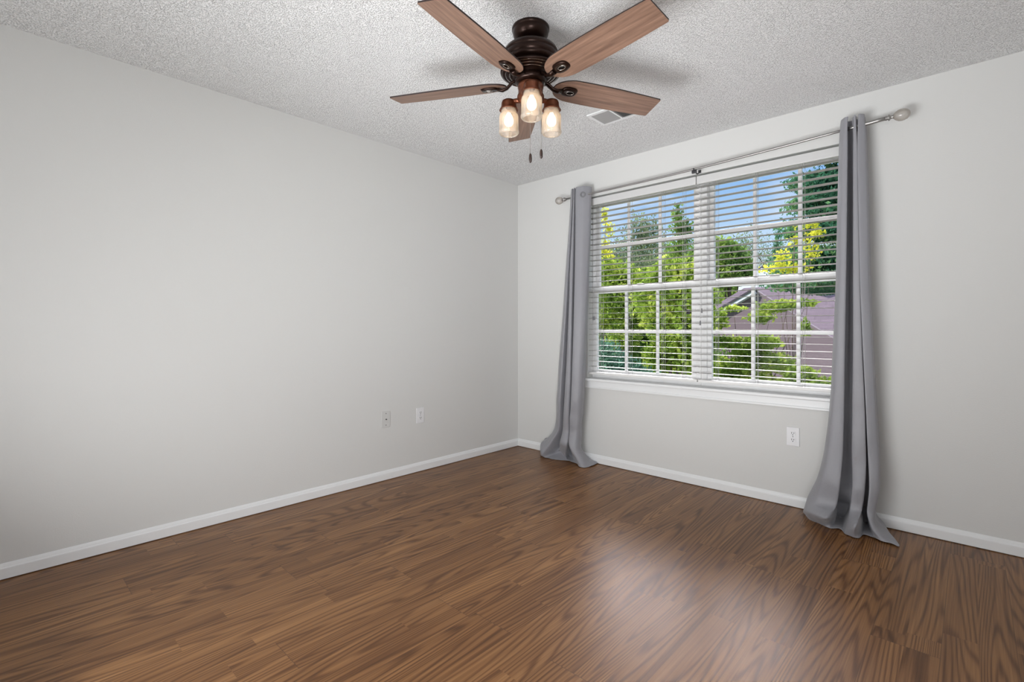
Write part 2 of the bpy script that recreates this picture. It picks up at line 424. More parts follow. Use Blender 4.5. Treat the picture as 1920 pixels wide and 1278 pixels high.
# ------------------------------------------------------------ curtain rod
RYY = -.09
def rz(x):
    return 2.184 + (x - .6) * .006 + max(0, x - 1.2) ** 2 * .0165
rod = empty('curtain_rod', (1.72, RYY, 2.19), 'thin nickel curtain rod with glass ball ends above the window', 'curtain rod')
RO = Vector(rod.location)
def rp(mb, nm, m, par=rod, off=RO):
    for v in mb.bm.verts: v.co -= off
    return mb.build(nm, m, par)
pts = [(x, RYY, rz(x)) for x in np.linspace(.625, 2.62, 18)]
rp(MB().tube(pts, .0075, 12), 'inner_tube', M_chrome)
pts = [(x, RYY, rz(x)) for x in np.linspace(2.60, 2.775, 6)]
rp(MB().tube(pts, .0105, 14), 'outer_tube', M_chrome)
def finial(x, sgn):
    base = Vector((x, RYY, rz(x)))
    M = Matrix.Translation(base) @ Matrix.Rotation(sgn * PI / 2, 4, 'Y')
    fo = MB().lathe([(.0, -.002), (.012, 0), (.0125, .006), (.009, .009), (.016, .013), (.017, .017), (.010, .022), (.008, .030), (.013, .036), (.0, .037)], 22, M)
    f = rp(fo, 'finial', M_chrome)
    pr = [(.0, .034)] + [(.031 * math.sin(a), .070 - .037 * math.cos(a)) for a in np.linspace(.35, PI - .02, 16)] + [(0, .107)]
    g = MB().lathe(pr, 26, M)
    for v in g.bm.verts:
        v.co += Vector([noise.noise(v.co * 90 + Vector((k * 7, 0, 0))) * .0012 for k in range(3)])
    rp(g, 'finial_ball', M_ball, f)
finial(2.775, 1); finial(.628, -1)
def bracket(x):
    z = rz(x)
    b = MB().box(x - .010, x + .010, -.006, -.0005, max(z - .012, 2.188), z + .014, .002)
    b.tube([(x, -.003, z), (x, -.04, z - .022), (x, RYY + .0, z - .020), (x, RYY - .016, z - .008), (x, RYY - .016, z + .002)], .0045, 8)
    b.box(x - .016, x + .016, RYY - .012, RYY + .004, z - .030, z - .0085, .003)
    rp(b, 'bracket', mat('dark_bracket', (.07, .07, .075, 1), .4, .5))
bracket(1.725); bracket(.74); bracket(2.665)

# ------------------------------------------------------------ curtains
def catmull(P, n):
    P = np.array(P, float); k = len(P); out = []
    for s in np.linspace(0, k - 1, n):
        i = min(int(s), k - 2); t = s - i
        p0, p1, p2, p3 = P[max(i - 1, 0)], P[i], P[i + 1], P[min(i + 2, k - 1)]
        tn = .42
        m1, m2 = (p2 - p0) * tn, (p3 - p1) * tn
        out.append((2 * t ** 3 - 3 * t ** 2 + 1) * p1 + (t ** 3 - 2 * t ** 2 + t) * m1 + (-2 * t ** 3 + 3 * t ** 2) * p2 + (t ** 3 - t ** 2) * m2)
    return np.array(out)
def curtain(label, stations, NU=220, NV=170, seed=1, origin=(0, 0, 0)):
    rows = [catmull(s, NU) for s in stations]              # each NU x 3
    rows = np.array(rows)                                   # K x NU x 3
    grid = np.stack([catmull(rows[:, j, :], NV) for j in range(NU)], axis=1)   # NV x NU x 3
    V = []
    for i in range(NV):
        for j in range(NU):
            p = Vector(grid[i, j])
            low = max(0, 1 - p.z / .9)
            d = noise.noise(Vector((p.x * 9 + seed, p.y * 9, p.z * 7))) * .016 * low + noise.noise(Vector((p.x * 22 + seed, p.y * 20, p.z * 9))) * .004 * (.25 + low)
            p.y += d; p.z = max(p.z + (d * .6 if p.z < .1 else 0), .004)
            if p.z > .02 and p.y > -.022 : p.y = -.022
            if p.y > -.019: p.y = -.019
            V.append(p - Vector(origin))
    Fc = [(i * NU + j, i * NU + j + 1, (i + 1) * NU + j + 1, (i + 1) * NU + j) for i in range(NV - 1) for j in range(NU - 1)]
    o = mesh_np('window_curtain', V, Fc, M_fabric, None, True)
    o.location = origin
    md = o.modifiers.new('thick', 'SOLIDIFY'); md.thickness = .0022; md.offset = 0
    tag(o, label, 'curtain', 'grey curtains at the window')
    return o
def row(z, pts): return [(X(px, y) , y, z) for px, y in pts]
def zat(py, px=1600, y=-.1): return atY(px, py, y).z
# right curtain: keys = left hem, crest 1 l/r, gap 1 l/r, crest 2 l/r, gap 2, crest 3 l/r, back edge
def rrow(z, e0, c1, c2, g1, g2, c3, c4, g3, c5, c6, b=None, yf=-.145, yb=-.055):
    ym = (yf + yb) / 2
    return row(z, [(e0 + 3, yb - .01), (e0, ym), (c1, yf), (c2 - 1, yf), (c2 - 6, ym), (c2 - 3, yb + .002), (g2 + 5, yb + .002), (c3 + 7, ym), (c3 + 2, yf), (c4 - 2, yf), (c4 - 8, ym), (c4 - 5, yb + .002), (g3 + 6, yb + .002), (g3 + 8, ym), (c5 - 6, yf), (c6 - 1, yf + .02), (c6, ym + .02), ((b or c6 + 3) - 2, yb)])
RT = 2.285
R = [
 rrow(RT,        1577, 1584, 1591, 1593, 1597, 1599, 1606, 1607, 1616, 1621, 1624, -.125, -.052),
 rrow(2.235,     1575, 1582, 1590, 1592, 1597, 1599, 1607, 1609, 1615, 1622, 1626, -.125, -.052),
 rrow(2.10,      1573, 1580, 1590, 1592, 1597, 1598, 1609, 1611, 1614, 1624, 1628, -.130, -.052),
 rrow(1.75,      1570, 1577, 1589, 1591, 1597, 1598, 1611, 1613, 1616, 1627, 1632, -.155, -.052),
 rrow(1.35,      1567, 1574, 1587, 1590, 1598, 1598, 1614, 1617, 1619, 1630, 1635, -.165, -.055),
 rrow(1.00,      1562, 1569, 1585, 1588, 1598, 1598, 1618, 1621, 1624, 1636, 1640, -.170, -.055),
 rrow(.66,       1556, 1562, 1583, 1587, 1597, 1597, 1623, 1627, 1630, 1642, 1647, -.160, -.055),
 rrow(.40,       1546, 1553, 1580, 1586, 1596, 1596, 1625, 1630, 1634, 1648, 1652, -.175, -.055),
 rrow(.24,       1533, 1542, 1575, 1583, 1594, 1597, 1623, 1629, 1636, 1648, 1652, -.195, -.060),
 rrow(.12,       1516, 1530, 1568, 1578, 1590, 1592, 1617, 1626, 1632, 1641, 1645, -.200, -.060),
]
def fl(px, py, z=.008):
    p = atZ(px, py, z); return (p.x, p.y, z)
R.append([fl(1511, 948, .045), fl(1508, 954, .05), fl(1520, 962, .06), fl(1550, 968, .085), fl(1566, 966, .06), fl(1571, 952, .02), fl(1580, 958, .012), fl(1584, 974, .015), fl(1590, 985, .05), fl(1606, 981, .09),
    fl(1616, 976, .06), fl(1618, 964, .02), fl(1626, 966, .015), fl(1628, 980, .02), fl(1634, 990, .05), fl(1643, 985, .06), fl(1647, 970, .05), fl(1644, 955, .04)])
R.append([fl(1508, 955, .006), fl(1506, 961, .006), fl(1516, 971, .006), fl(1540, 981, .006), fl(1555, 988, .006), fl(1564, 990, .006), fl(1572, 991, .006), fl(1579, 994, .006), fl(1586, 1000, .006), fl(1600, 1007, .006),
    fl(1610, 1008, .006), fl(1618, 1003, .006), fl(1626, 1004, .006), fl(1636, 1008, .006), fl(1650, 1014, .006), fl(1668, 1019, .006), fl(1686, 1022, .006), fl(1652, 984, .006)])
rc = curtain('grey satin curtain at the right end of the rod, pointed hem on floor', R, seed=3, origin=(2.64, -.1, 0))

# left curtain: keys the same order, seen obliquely
def lrow(z, e0, c1, g1, c2, c2b, g2, c3, c4, c5, b, yf=-.15, yb=-.05):
    return row(z, [(e0 + 4, yb), (e0, (yf + yb) / 2), (c1, yf), (g1 + 3, yb + .0045), (c2, yf), (c2b, yf - .005), (g2 + 3, yb + .0045), (c3, yf - .005), (c4, yf), (c5, yf + .04), (b, yb)])
Lr = [
 lrow(2.250, 1071, 1073, 1077, 1076, 1077, 1080, 1080, 1092, 1104, 1109, -.120, -.055),
 lrow(2.190, 1070, 1073, 1077, 1075, 1077, 1081, 1079, 1092, 1105, 1109, -.125, -.055),
 lrow(1.95,  1067, 1070, 1076, 1073, 1076, 1081, 1079, 1092, 1104, 1108, -.130, -.055),
 lrow(1.60,  1061, 1065, 1074, 1069, 1074, 1080, 1078, 1090, 1101, 1105, -.140, -.055),
 lrow(1.20,  1055, 1060, 1071, 1066, 1072, 1079, 1076, 1088, 1098, 1102, -.165, -.055),
 lrow(.80,   1048, 1054, 1068, 1062, 1070, 1078, 1073, 1085, 1094, 1098, -.170, -.055),
 lrow(.50,   1044, 1050, 1065, 1058, 1067, 1076, 1070, 1082, 1090, 1095, -.170, -.055),
 lrow(.27,   1041, 1047, 1062, 1055, 1065, 1074, 1067, 1080, 1087, 1092, -.155, -.055),
 lrow(.15,   1026, 1034, 1056, 1050, 1064, 1070, 1068, 1078, 1086, 1090, -.17, -.055),
]
Lr.append([fl(1030, 820, .12), fl(1014, 832, .10), fl(1018, 850, .04), fl(1040, 850, .03), fl(1052, 846, .05), fl(1062, 855, .03), fl(1070, 850, .02), fl(1082, 866, .03), fl(1094, 860, .06), fl(1100, 856, .05), fl(1092, 845, .06)])
Lr.append([fl(1018, 845, .006), fl(1014, 851, .006), fl(1018, 856, .006), fl(1040, 860, .006), fl(1056, 862, .006), fl(1068, 864, .006), fl(1078, 868, .006), fl(1087, 874, .006), fl(1100, 875, .006), fl(1119, 869, .006), fl(1106, 860, .006)])
lc_ = curtain('grey satin curtain at the left end of the rod, hem gathered on the floor', Lr, seed=8, origin=(.72, -.1, 0))
# grommet on the left panel where the rod goes in
gx = X(1093, -.125)
gm = MB(); ring = []
gc = Vector((gx, -.128, rz(gx) - .006)) - Vector((.72, -.1, 0))
Mg = Matrix.Translation(gc) @ Matrix.Rotation(math.radians(30), 4, 'Z') @ Matrix.Rotation(PI / 2, 4, 'X')
prof = [(.018 + .006 * math.cos(a), .003 * math.sin(a)) for a in np.linspace(0, 2 * PI, 9)]
gm.lathe(prof, 26, Mg)
g_ = gm.build('grommet', M_cordgrip, lc_); g_['label'] = 'dark metal grommet ring'

# ------------------------------------------------------------ outlets
def outlet(name, loc, rot, label, cat, jack=False, group=None):
    root = empty(name, loc, label, cat, group); root.rotation_euler = (0, 0, rot)
    # local: plate in xz plane, front towards -y
    MB().box(-.036, .036, -.006, -.0003, -.058, .058, .003).build('cover_plate', M_plate2 if jack else M_plate, root)
    if not jack:
        for zc in (.020, -.020):
            r = MB()
            out_ = [(.0165 * math.cos(a), max(-.0125, min(.0125, .0165 * math.sin(a)))) for a in np.linspace(0, 2 * PI, 28, endpoint=False)]
            r.prism(out_, .0062, .0085, Matrix.Translation((0, 0, zc)) @ Matrix.Rotation(PI / 2, 4, 'X'))
            f = r.build('socket', M_plate, root)
            s = MB().box(-.0075, -.0045, -.0095, -.0086, zc - .002, zc + .008).box(.0045, .0075, -.0095, -.0086, zc - .001, zc + .007)
            s.box(-.0028, .0028, -.0095, -.0086, zc - .0105, zc - .0055, .0004)
            s.build('socket_slots', M_slot, f)
        MB().lathe([(0, .0005), (.0028, 0), (.0028, -.001)], 12, Matrix.Translation((0, -.0062, 0)) @ Matrix.Rotation(PI / 2, 4, 'X')).build('screw', M_slot, root)
    else:
        MB().lathe([(0, .010), (.0035, .010), (.0045, .008), (.0048, 0)], 14, Matrix.Translation((0, -.006, 0)) @ Matrix.Rotation(PI / 2, 4, 'X')).build('cable_jack', M_slot, root)
        for zc in (.042, -.042):
            MB().lathe([(0, .002), (.003, .0015), (.0033, 0)], 12, Matrix.Translation((0, -.006, zc)) @ Matrix.Rotation(PI / 2, 4, 'X')).build('screw', M_slot, root)
outlet('power_outlet', (2.308, 0, .433), 0, 'white wall outlet under the window beside the right curtain', 'outlet')
outlet('power_outlet', (0, -1.122, .431), PI / 2, 'white wall outlet on the left wall, nearer the room corner', 'outlet')
outlet('cable_jack_plate', (0, -1.428, .441), PI / 2, 'off white cable jack plate with dark centre on the left wall', 'wall plate', True)

# ------------------------------------------------------------ ceiling vent
vt = empty('ceiling_vent', (1.50, -.74, H), 'white metal air register on the ceiling behind a fan blade', 'air vent')
fr = MB(); x0, x1, y0, y1 = -.15, .15, -.10, .10
for a in ((x0, x1, y0, y0 + .022), (x0, x1, y1 - .022, y1), (x0, x0 + .022, y0 + .022, y1 - .022), (x1 - .022, x1, y0 + .022, y1 - .022)):
    fr.box(*a, -.008, -.0005, .001)
fr.box(-.005, .005, y0 + .02, y1 - .02, -.008, -.0005)
fr.build('vent_frame', M_trim, vt)
MB().box(x0 + .02, x1 - .02, y0 + .02, y1 - .02, -.002, -.0006).build('duct_opening', M_slot, vt)
lv = MB()
for i in range(16):
    for s in (-1, 1):
        xc = s * (.012 + i * .0075 + .002)
        lv.box(-.0045, .0045, y0 + .022, y1 - .022, -.0004, .0004, 0, Matrix.Translation((xc, 0, -.006)) @ Matrix.Rotation(s * .75, 4, 'Y'))
lv.build('louvres', mat('grey_louvre', (.5, .5, .5, 1), .5), vt)

# ------------------------------------------------------------ ceiling fan
FC = Vector((CAM.x, CAM.y, 0)) + Rv * .083 + Fv * 2.195
fan = empty('ceiling_fan', (FC.x, FC.y, H), 'bronze ceiling fan with five wood blades and three lit jar lights', 'ceiling fan')
def fp(mb, nm, m, par=fan): 
    for v in mb.bm.verts: v.co.z -= H
    return mb.build(nm, m, par)
fp(MB().lathe([(0, 2.4397), (.083, 2.4397), (.083, 2.430), (.079, 2.427), (.080, 2.424), (.078, 2.410), (.070, 2.396), (.056, 2.386), (.035, 2.381), (0, 2.381)], 56), 'canopy', M_bronze)
fp(MB().lathe([(.024, 2.383), (.024, 2.358)], 24, caps=True), 'downrod', M_bronze)
mh = fp(MB().lathe([(0, 2.362), (.050, 2.362), (.080, 2.358), (.102, 2.350), (.116, 2.339), (.122, 2.326), (.123, 2.318), (.119, 2.316), (.122, 2.313), (.122, 2.290), (.118, 2.288), (.121, 2.286), (.119, 2.275),
    (.108, 2.270), (.100, 2.266), (.098, 2.258), (.106, 2.254), (.122, 2.252), (.132, 2.248), (.135, 2.243), (.133, 2.238), (.126, 2.236), (.124, 2.240), (.117, 2.240), (.115, 2.234), (.108, 2.234), (.106, 2.238), (.099, 2.238), (.097, 2.231), (.090, 2.230), (.088, 2.236), (.070, 2.236), (.066, 2.225), (.0, 2.225)], 64), 'motor_housing', M_bronze)
fp(MB().lathe([(.1285, 2.2365), (.127, 2.2345), (.1255, 2.2365)], 64).lathe([(.113, 2.2335), (.1115, 2.2315), (.110, 2.2335)], 64).lathe([(.095, 2.2300), (.0935, 2.2280), (.092, 2.2300)], 64), 'vent_rings', M_silver, mh)
fp(MB().lathe([(0, 2.224), (.064, 2.224), (.070, 2.219), (.070, 2.200), (.062, 2.194), (0, 2.194)], 48), 'flywheel', M_bronze)
fp(MB().lathe([(0, 2.193), (.050, 2.193), (.056, 2.188), (.058, 2.176), (.055, 2.170), (.055, 2.146), (.060, 2.138), (.060, 2.128), (.052, 2.115), (.034, 2.104), (.018, 2.098), (.010, 2.088), (0, 2.086)], 48), 'switch_housing', M_copper)
# blades
TH0 = math.radians(93.6); PH = math.radians(-12.5); ZB = 2.196
u0 = math.atan2(Rv.y, Rv.x)
def half_w(r):
    # leading (+) and trailing (-) half width along the blade
    t = (r - .105) / (.662 - .105)
    w_ = .063 + .010 * math.sin(PI * min(1, max(0, t)) ** .8)
    return w_
def blade_outline():
    left, right = [], []
    r0, r1 = .112, .662
    for a in np.linspace(0, 1, 26):
        r = r0 + (r1 - r0) * a ** 1.5
        e_ = min(1, (r - r0) / .10)
        k = math.sqrt(max(0, 1 - (1 - e_) ** 2.2))
        left.append((r, half_w(r) * k)); right.append((r, -half_w(r) * k))
    left[-1] = (r1 - .004, half_w(r1)); right[-1] = (r1 - .004, -half_w(r1))
    tip = [(r1, half_w(r1) - .006), (r1, -half_w(r1) + .006)]
    return right[0:1] + right[1:] + tip[::-1] + left[:0:-1]
def make_blade():
    b = bpy.data.objects.new('blade', None)
    mb = MB(); ol = blade_outline()
    mb.prism(ol, -.0030, .0030)
    me = bpy.data.meshes.new('blade'); bmesh.ops.recalc_face_normals(mb.bm, faces=mb.bm.faces[:])
    for f in mb.bm.faces:
        f.material_index = 1 if abs(f.normal.z) < .5 else 0
    mb.bm.to_mesh(me); mb.bm.free(); me.materials.append(M_blade); me.materials.append(M_edge)
    bo = bpy.data.objects.new('blade', me); COL.objects.link(bo)
    # iron, on the underside
    ir = MB()
    n = 40; oo = []; ii = []
    for i in range(n):
        a = 2 * PI * i / n; cx_, sx_ = math.cos(a), math.sin(a)
        rr = .040 + .006 * math.cos(a) 
        oo.append((.186 + rr * math.copysign(abs(cx_) ** .8, cx_), .030 * math.copysign(abs(sx_) ** .75, sx_) * (1.0 + .10 * cx_)))
        ii.append((.196 + .017 * cx_, .0095 * sx_))
    bm = ir.bm
    z0, z1 = -.0042, -.0115
    O1 = [bm.verts.new((x, y, z0)) for x, y in oo]; O2 = [bm.verts.new((.186 + (x - .186) * .88, y * .82, z1)) for x, y in oo]
    I2 = [bm.verts.new((x, y, z1)) for x, y in ii]; I1 = [bm.verts.new((x, y, z0)) for x, y in ii]
    for i in range(n):
        j = (i + 1) % n
        for A, B in ((O1, O2), (O2, I2), (I2, I1), (I1, O1)):
            f = bm.faces.new((A[i], A[j], B[j], B[i])); f.smooth = True
    ir.tube([(.060, 0, .018), (.085, 0, .012), (.110, 0, -.010), (.130, 0, -.016), (.152, 0, -.010)], [.012, .0115, .0105, .012, .014], 12, .62)
    io = ir.build('blade_iron', M_bronze, bo)
    rg = MB(); pr = []
    for i in range(n + 1):
        a = 2 * PI * i / n; pr.append((.196 + .018 * math.cos(a), .0105 * math.sin(a), z1 - .0005))
    rg.tube(pr, .0017, 6)
    hb = MB(); hb.prism([(x, y * .96) for x, y in ii], -.0047, -.0043); hb.build('hole_disc', M_black, io)  # black disc set in the oval hole to make its bottom dark
    rg.build('trim_ring', M_silver, io)
    return bo, io
b0, i0 = make_blade()
kids = list(i0.children)
blades = []
for k in range(5):
    if k == 0: b = b0
    else:
        b = b0.copy(); i_ = i0.copy(); COL.objects.link(b); COL.objects.link(i_); i_.parent = b
        for q_ in kids:
            c_ = q_.copy(); COL.objects.link(c_); c_.parent = i_
    b.parent = fan
    ang = u0 + TH0 + k * math.radians(72)
    b.matrix_local = Matrix.Translation((0, 0, ZB - H)) @ Matrix.Rotation(ang, 4, 'Z') @ Matrix.Rotation(PH, 4, 'X')
# lights
JR = .1125
for k, nm in enumerate((-90, 30, 150)):
    a = u0 + math.radians(nm + 0)
    d = Vector((math.cos(a), math.sin(a), 0)); c = d * JR
    tp = 2.132
    arm = MB().tube([d * .045 + Vector((0, 0, 2.128)), d * .070 + Vector((0, 0, 2.134)), d * .095 + Vector((0, 0, 2.136)), c + Vector((0, 0, 2.128))], [.013, .012, .012, .013], 12, .9)
    arm_o = fp(arm, 'lamp_arm', M_copper)
    Mx = Matrix.Translation((c.x, c.y, 0))
    fp(MB().lathe([(0, 2.148), (.020, 2.147), (.030, 2.142), (.034, 2.132), (.035, 2.118), (.038, 2.108), (.044, 2.100), (.0415, 2.099), (.032, 2.112), (.0, 2.114)], 36, Mx), 'lamp_cap', M_copper)
    jar = fp(MB().lathe([(.034, 2.110), (.034, 2.098), (.036, 2.094), (.034, 2.090), (.036, 2.086), (.0425, 2.078), (.0445, 2.068), (.0445, 2.006), (.0465, 2.002), (.0455, 1.996), (.040, 1.989), (.036, 1.989), (.036, 1.993), (.041, 2.000), (.0425, 2.008), (.0425, 2.066), (.040, 2.076), (.033, 2.086), (.032, 2.110)], 44, Mx), 'jar_shade', M_jar)
    fp(MB().lathe([(0, 2.112), (.014, 2.112), (.014, 2.088), (0, 2.088)], 20, Mx), 'bulb_socket', M_copper)
    fp(MB().lathe([(.008, 2.089), (.010, 2.082), (.018, 2.068), (.0215, 2.052), (.020, 2.040), (.013, 2.030), (.0, 2.026)], 24, Mx), 'bulb', M_bulb)
    lamp('bulb_light', 'POINT', (FC.x + c.x, FC.y + c.y, 2.052), 2.4, color=(1, .84, .68), shadow_soft_size=.016)
# pull chains
for lat, dep, zf in ((.0, .030, 1.872), (.048, .012, 1.885)):
    d = Rv * lat + Fv * dep
    ch = MB().tube([d + Vector((0, 0, 2.12)), d + Vector((0, 0, zf + .020))], .0013, 6)
    co = fp(ch, 'pull_chain', mat('dull_chain', (.22, .2, .19, 1), .5, .6))
    fp(MB().lathe([(0, zf + .022), (.003, zf + .021), (.006, zf + .014), (.0072, zf), (.006, zf - .014), (.003, zf - .020), (0, zf - .021)], 18, Matrix.Translation((d.x, d.y, 0))), 'pull_fob', M_fob, co)

# ------------------------------------------------------------ outside
def leafmat(name, c1, c2, c3=None, scale=1.3, trans=.45):
    m = bpy.data.materials.new(name); m.use_nodes = True; t = m.node_tree; t.nodes.clear(); L = t.links.new
    g = N(t, 'ShaderNodeTexCoord'); n = N(t, 'ShaderNodeTexNoise', Scale=scale, Detail=6, Roughness=.75); L(g.outputs['Object'], n.inputs['Vector'])
    r = N(t, 'ShaderNodeValToRGB'); L(n.outputs['Fac'], r.inputs[0]); el = r.color_ramp.elements
    el[0].position = .32; el[0].color = c1; el[1].position = .68; el[1].color = c2
    if c3: q = el.new(.5); q.color = c3
    d = N(t, 'ShaderNodeBsdfDiffuse'); tl = N(t, 'ShaderNodeBsdfTranslucent'); ms = N(t, 'ShaderNodeMixShader'); ms.inputs[0].default_value = trans
    L(r.outputs[0], d.inputs[0]); L(r.outputs[0], tl.inputs[0]); L(d.outputs[0], ms.inputs[1]); L(tl.outputs[0], ms.inputs[2])
    o = N(t, 'ShaderNodeOutputMaterial'); L(ms.outputs[0], o.inputs[0]); return m
M_lime = leafmat('lime_leaves', rgb(66, 88, 44), rgb(220, 226, 112), rgb(140, 168, 70), 3.4)
M_grove = leafmat('grove_leaves', rgb(72, 88, 70), rgb(172, 184, 136), rgb(114, 132, 100), .9, .35)
M_mid = leafmat('mid_leaves', rgb(66, 98, 54), rgb(188, 206, 104), rgb(118, 150, 76), 1.0, .4)
M_con = leafmat('conifer_needles', rgb(36, 78, 64), rgb(146, 182, 108), rgb(72, 120, 90), 1.8, .3)
M_hedge = leafmat('hedge_leaves', rgb(66, 100, 88), rgb(130, 165, 130), rgb(90, 128, 108), 1.5, .3)
M_yel = leafmat('yellow_leaves', rgb(168, 180, 60), rgb(240, 234, 100), rgb(206, 208, 74), 2.0)
M_bark = mat('bark', rgb(92, 80, 70), .9)

def foliage_mesh(blobs, n, size, seed, elong=1.7, droop=0.):
    rng = np.random.default_rng(seed)
    wts = np.array([b[1][0] * b[1][1] * b[1][2] for b in blobs]) ** (2 / 3); wts /= wts.sum()
    idx = rng.choice(len(blobs), n, p=wts)
    C0 = np.array([b[0] for b in blobs], float)[idx]; Rr = np.array([b[1] for b in blobs], float)[idx]
    d = rng.normal(size=(n, 3)); d /= np.linalg.norm(d, axis=1)[:, None]
    rad = rng.uniform(0, 1, n) ** .5
    # clumpy
    lump = 1 + .22 * np.sin(d[:, 0] * 7 + idx) * np.sin(d[:, 2] * 6 + idx * 2) + .12 * np.sin(d[:, 1] * 13)
    P = C0 + d * Rr * (rad * lump)[:, None]
    a = rng.normal(size=(n, 3)); a[:, 2] -= droop; a /= np.linalg.norm(a, axis=1)[:, None]
    b = np.cross(a, rng.normal(size=(n, 3))); b /= np.linalg.norm(b, axis=1)[:, None]
    nn = np.cross(a, b)
    s = size * rng.uniform(.6, 1.3, n)[:, None]
    v0 = P - a * s * elong / 2; v2 = P + a * s * elong / 2
    v1 = P + b * s * .5 + nn * s * .12; v3 = P - b * s * .5 + nn * s * .12
    V = np.stack([v0, v1, v2, v3], 1).reshape(-1, 3)
    F = np.arange(n * 4).reshape(-1, 4)
    return V, F
def fast_mesh(name, V, F, m, parent=None):
    me = bpy.data.meshes.new(name)
    me.vertices.add(len(V)); me.vertices.foreach_set('co', V.astype(np.float32).ravel())
    me.loops.add(F.size); me.loops.foreach_set('vertex_index', F.astype(np.int32).ravel())
    me.polygons.add(len(F)); me.polygons.foreach_set('loop_start', np.arange(0, F.size, 4, dtype=np.int32)); me.polygons.foreach_set('loop_total', np.full(len(F), 4, dtype=np.int32))
    me.update(calc_edges=True); me.validate()
    return link(name, me, m, parent)
GZ = -3.2
def tree(name, base, blobs, n, size, m, label, cat='tree', group=None, seed=1, trunk=.12, limbs=True, **kw):
    root = empty(name, base, label, cat, group); B = Vector(base)
    bl = [((c[0] - B.x, c[1] - B.y, c[2] - B.z), r) for c, r in blobs]
    V, F = foliage_mesh(bl, n, size, seed, **kw)
    fast_mesh('foliage', V, F, m, root)
    if trunk:
        tb = MB(); rnd = random.Random(seed)
        top = max(c[2] for c, r in bl)
        cx_ = sum(c[0] for c, r in bl) / len(bl); cy_ = sum(c[1] for c, r in bl) / len(bl)
        P = [Vector((cx_ * t * .6 + .05 * math.sin(t * 6), cy_ * t * .6, top * t)) for t in np.linspace(0, 1, 8)]
        tb.tube(P, [trunk * (1 - .75 * t) for t in np.linspace(0, 1, 8)], 8)
        for c, r in (bl if limbs else []):
            s_ = P[min(7, max(2, int(7 * (c[2] / max(top, .1)) * .7)))]
            mid = (s_ + Vector(c)) / 2 + Vector((rnd.uniform(-.1, .1), rnd.uniform(-.1, .1), .1))
            tb.tube([s_, mid, Vector(c) + Vector((0, 0, r[2] * .4))], [trunk * .4, trunk * .25, trunk * .08], 6)
        tb.build('trunk', M_bark, root)
    return root
def B(px, py, y, rx, ry=None, rz_=None):
    p = atY(px, py, y); return ((p.x, p.y, p.z), (rx, ry or rx, rz_ or rx))
def base(px, y):
    p = atY(px, 614, y); return (p.x, p.y, GZ)

gr = MB().box(-70, 60, 1.5, 90, GZ - .3, GZ); 
tag(gr.build('lawn', mat('grass', rgb(96, 118, 62), .95, bump=(8, .5, .05))), kind='structure')

# far grove (y 20-26)
G1 = 'far grey green trees beyond the roof'
far = [(1125, 545, 23, 3.0, 4.0), (1188, 520, 32, 4.2, 5.8), (1265, 525, 41, 5.4, 7.4), (1345, 548, 23, 2.1, 3.5), (1418, 548, 32, 3.0, 5.0), (1490, 545, 58, 6.4, 9.8), (1570, 540, 26, 3.0, 4.6)]
labs = ['grey green tree seen at the far left edge of the window', 'tall grey green tree behind the left window half', 'grey green tree just left of the middle mullion',
        'rounded light green tree top just right of the middle mullion', 'low grey green tree beyond the white gable peak', 'grey green tree behind the yellow branches', 'tall grey green tree behind the dark conifer']
for i, ((px, py, y, r, rzz), lb) in enumerate(zip(far, labs)):
    c = atY(px, py, y); rnd = random.Random(i)
    bl = [((c.x, c.y, c.z - 1.6), (r * .85, r * .85, rzz * .62))]
    for k in range(7):
        bl.append(((c.x + rnd.uniform(-.8, .8) * r, c.y + rnd.uniform(-.5, .5) * r, c.z + rnd.uniform(-.6, .55) * rzz), (r * .42, r * .42, rzz * .32)))
    tree('broadleaf_tree', (c.x, c.y, GZ), bl, 30000, .12, M_mid if i == 3 else M_grove, lb, group=None, seed=20 + i, trunk=.3)
# small pointed conifer tops
p = atY(1458, 440, 45)
tree('pointed_conifer', (p.x, p.y, GZ), [((p.x, p.y, p.z - 1.2 * k), (.25 + .3 * k, .25 + .3 * k, .9)) for k in range(6)], 7000, .10, M_con, 'small pointed conifer rising alone against the sky', seed=51, trunk=.12)

# neighbour's house
def shingle(name, col, sc=26):
    m = mat(name, col, .9); t = m.node_tree; p_ = t.nodes['Principled BSDF']; L = t.links.new
    c = N(t, 'ShaderNodeTexCoord'); b_ = N(t, 'ShaderNodeTexBrick', Scale=1.0); b_.inputs['Brick Width'].default_value = .32; b_.inputs['Row Height'].default_value = .14; b_.inputs['Mortar Size'].default_value = .008
    b_.inputs['Color1'].default_value = col; b_.inputs['Color2'].default_value = tuple(x * .84 for x in col[:3]) + (1,); b_.inputs['Mortar'].default_value = tuple(x * .55 for x in col[:3]) + (1,)
    L(c.outputs['UV'], b_.inputs['Vector']); L(b_.outputs[0], p_.inputs['Base Color']); return m
M_roof = shingle('mauve_shingles', rgb(126, 111, 121))
M_siding = mat('mauve_siding', rgb(146, 132, 142), .8)
M_white = mat('white_fascia', rgb(205, 210, 222), .6)
M_dark = mat('dark_drip_edge', rgb(50, 48, 56), .6)
house = empty('neighbour_house', (2, 9, GZ), 'neighbouring house with mauve shingled roof and white gable trim', 'house')
HO = Vector(house.location)
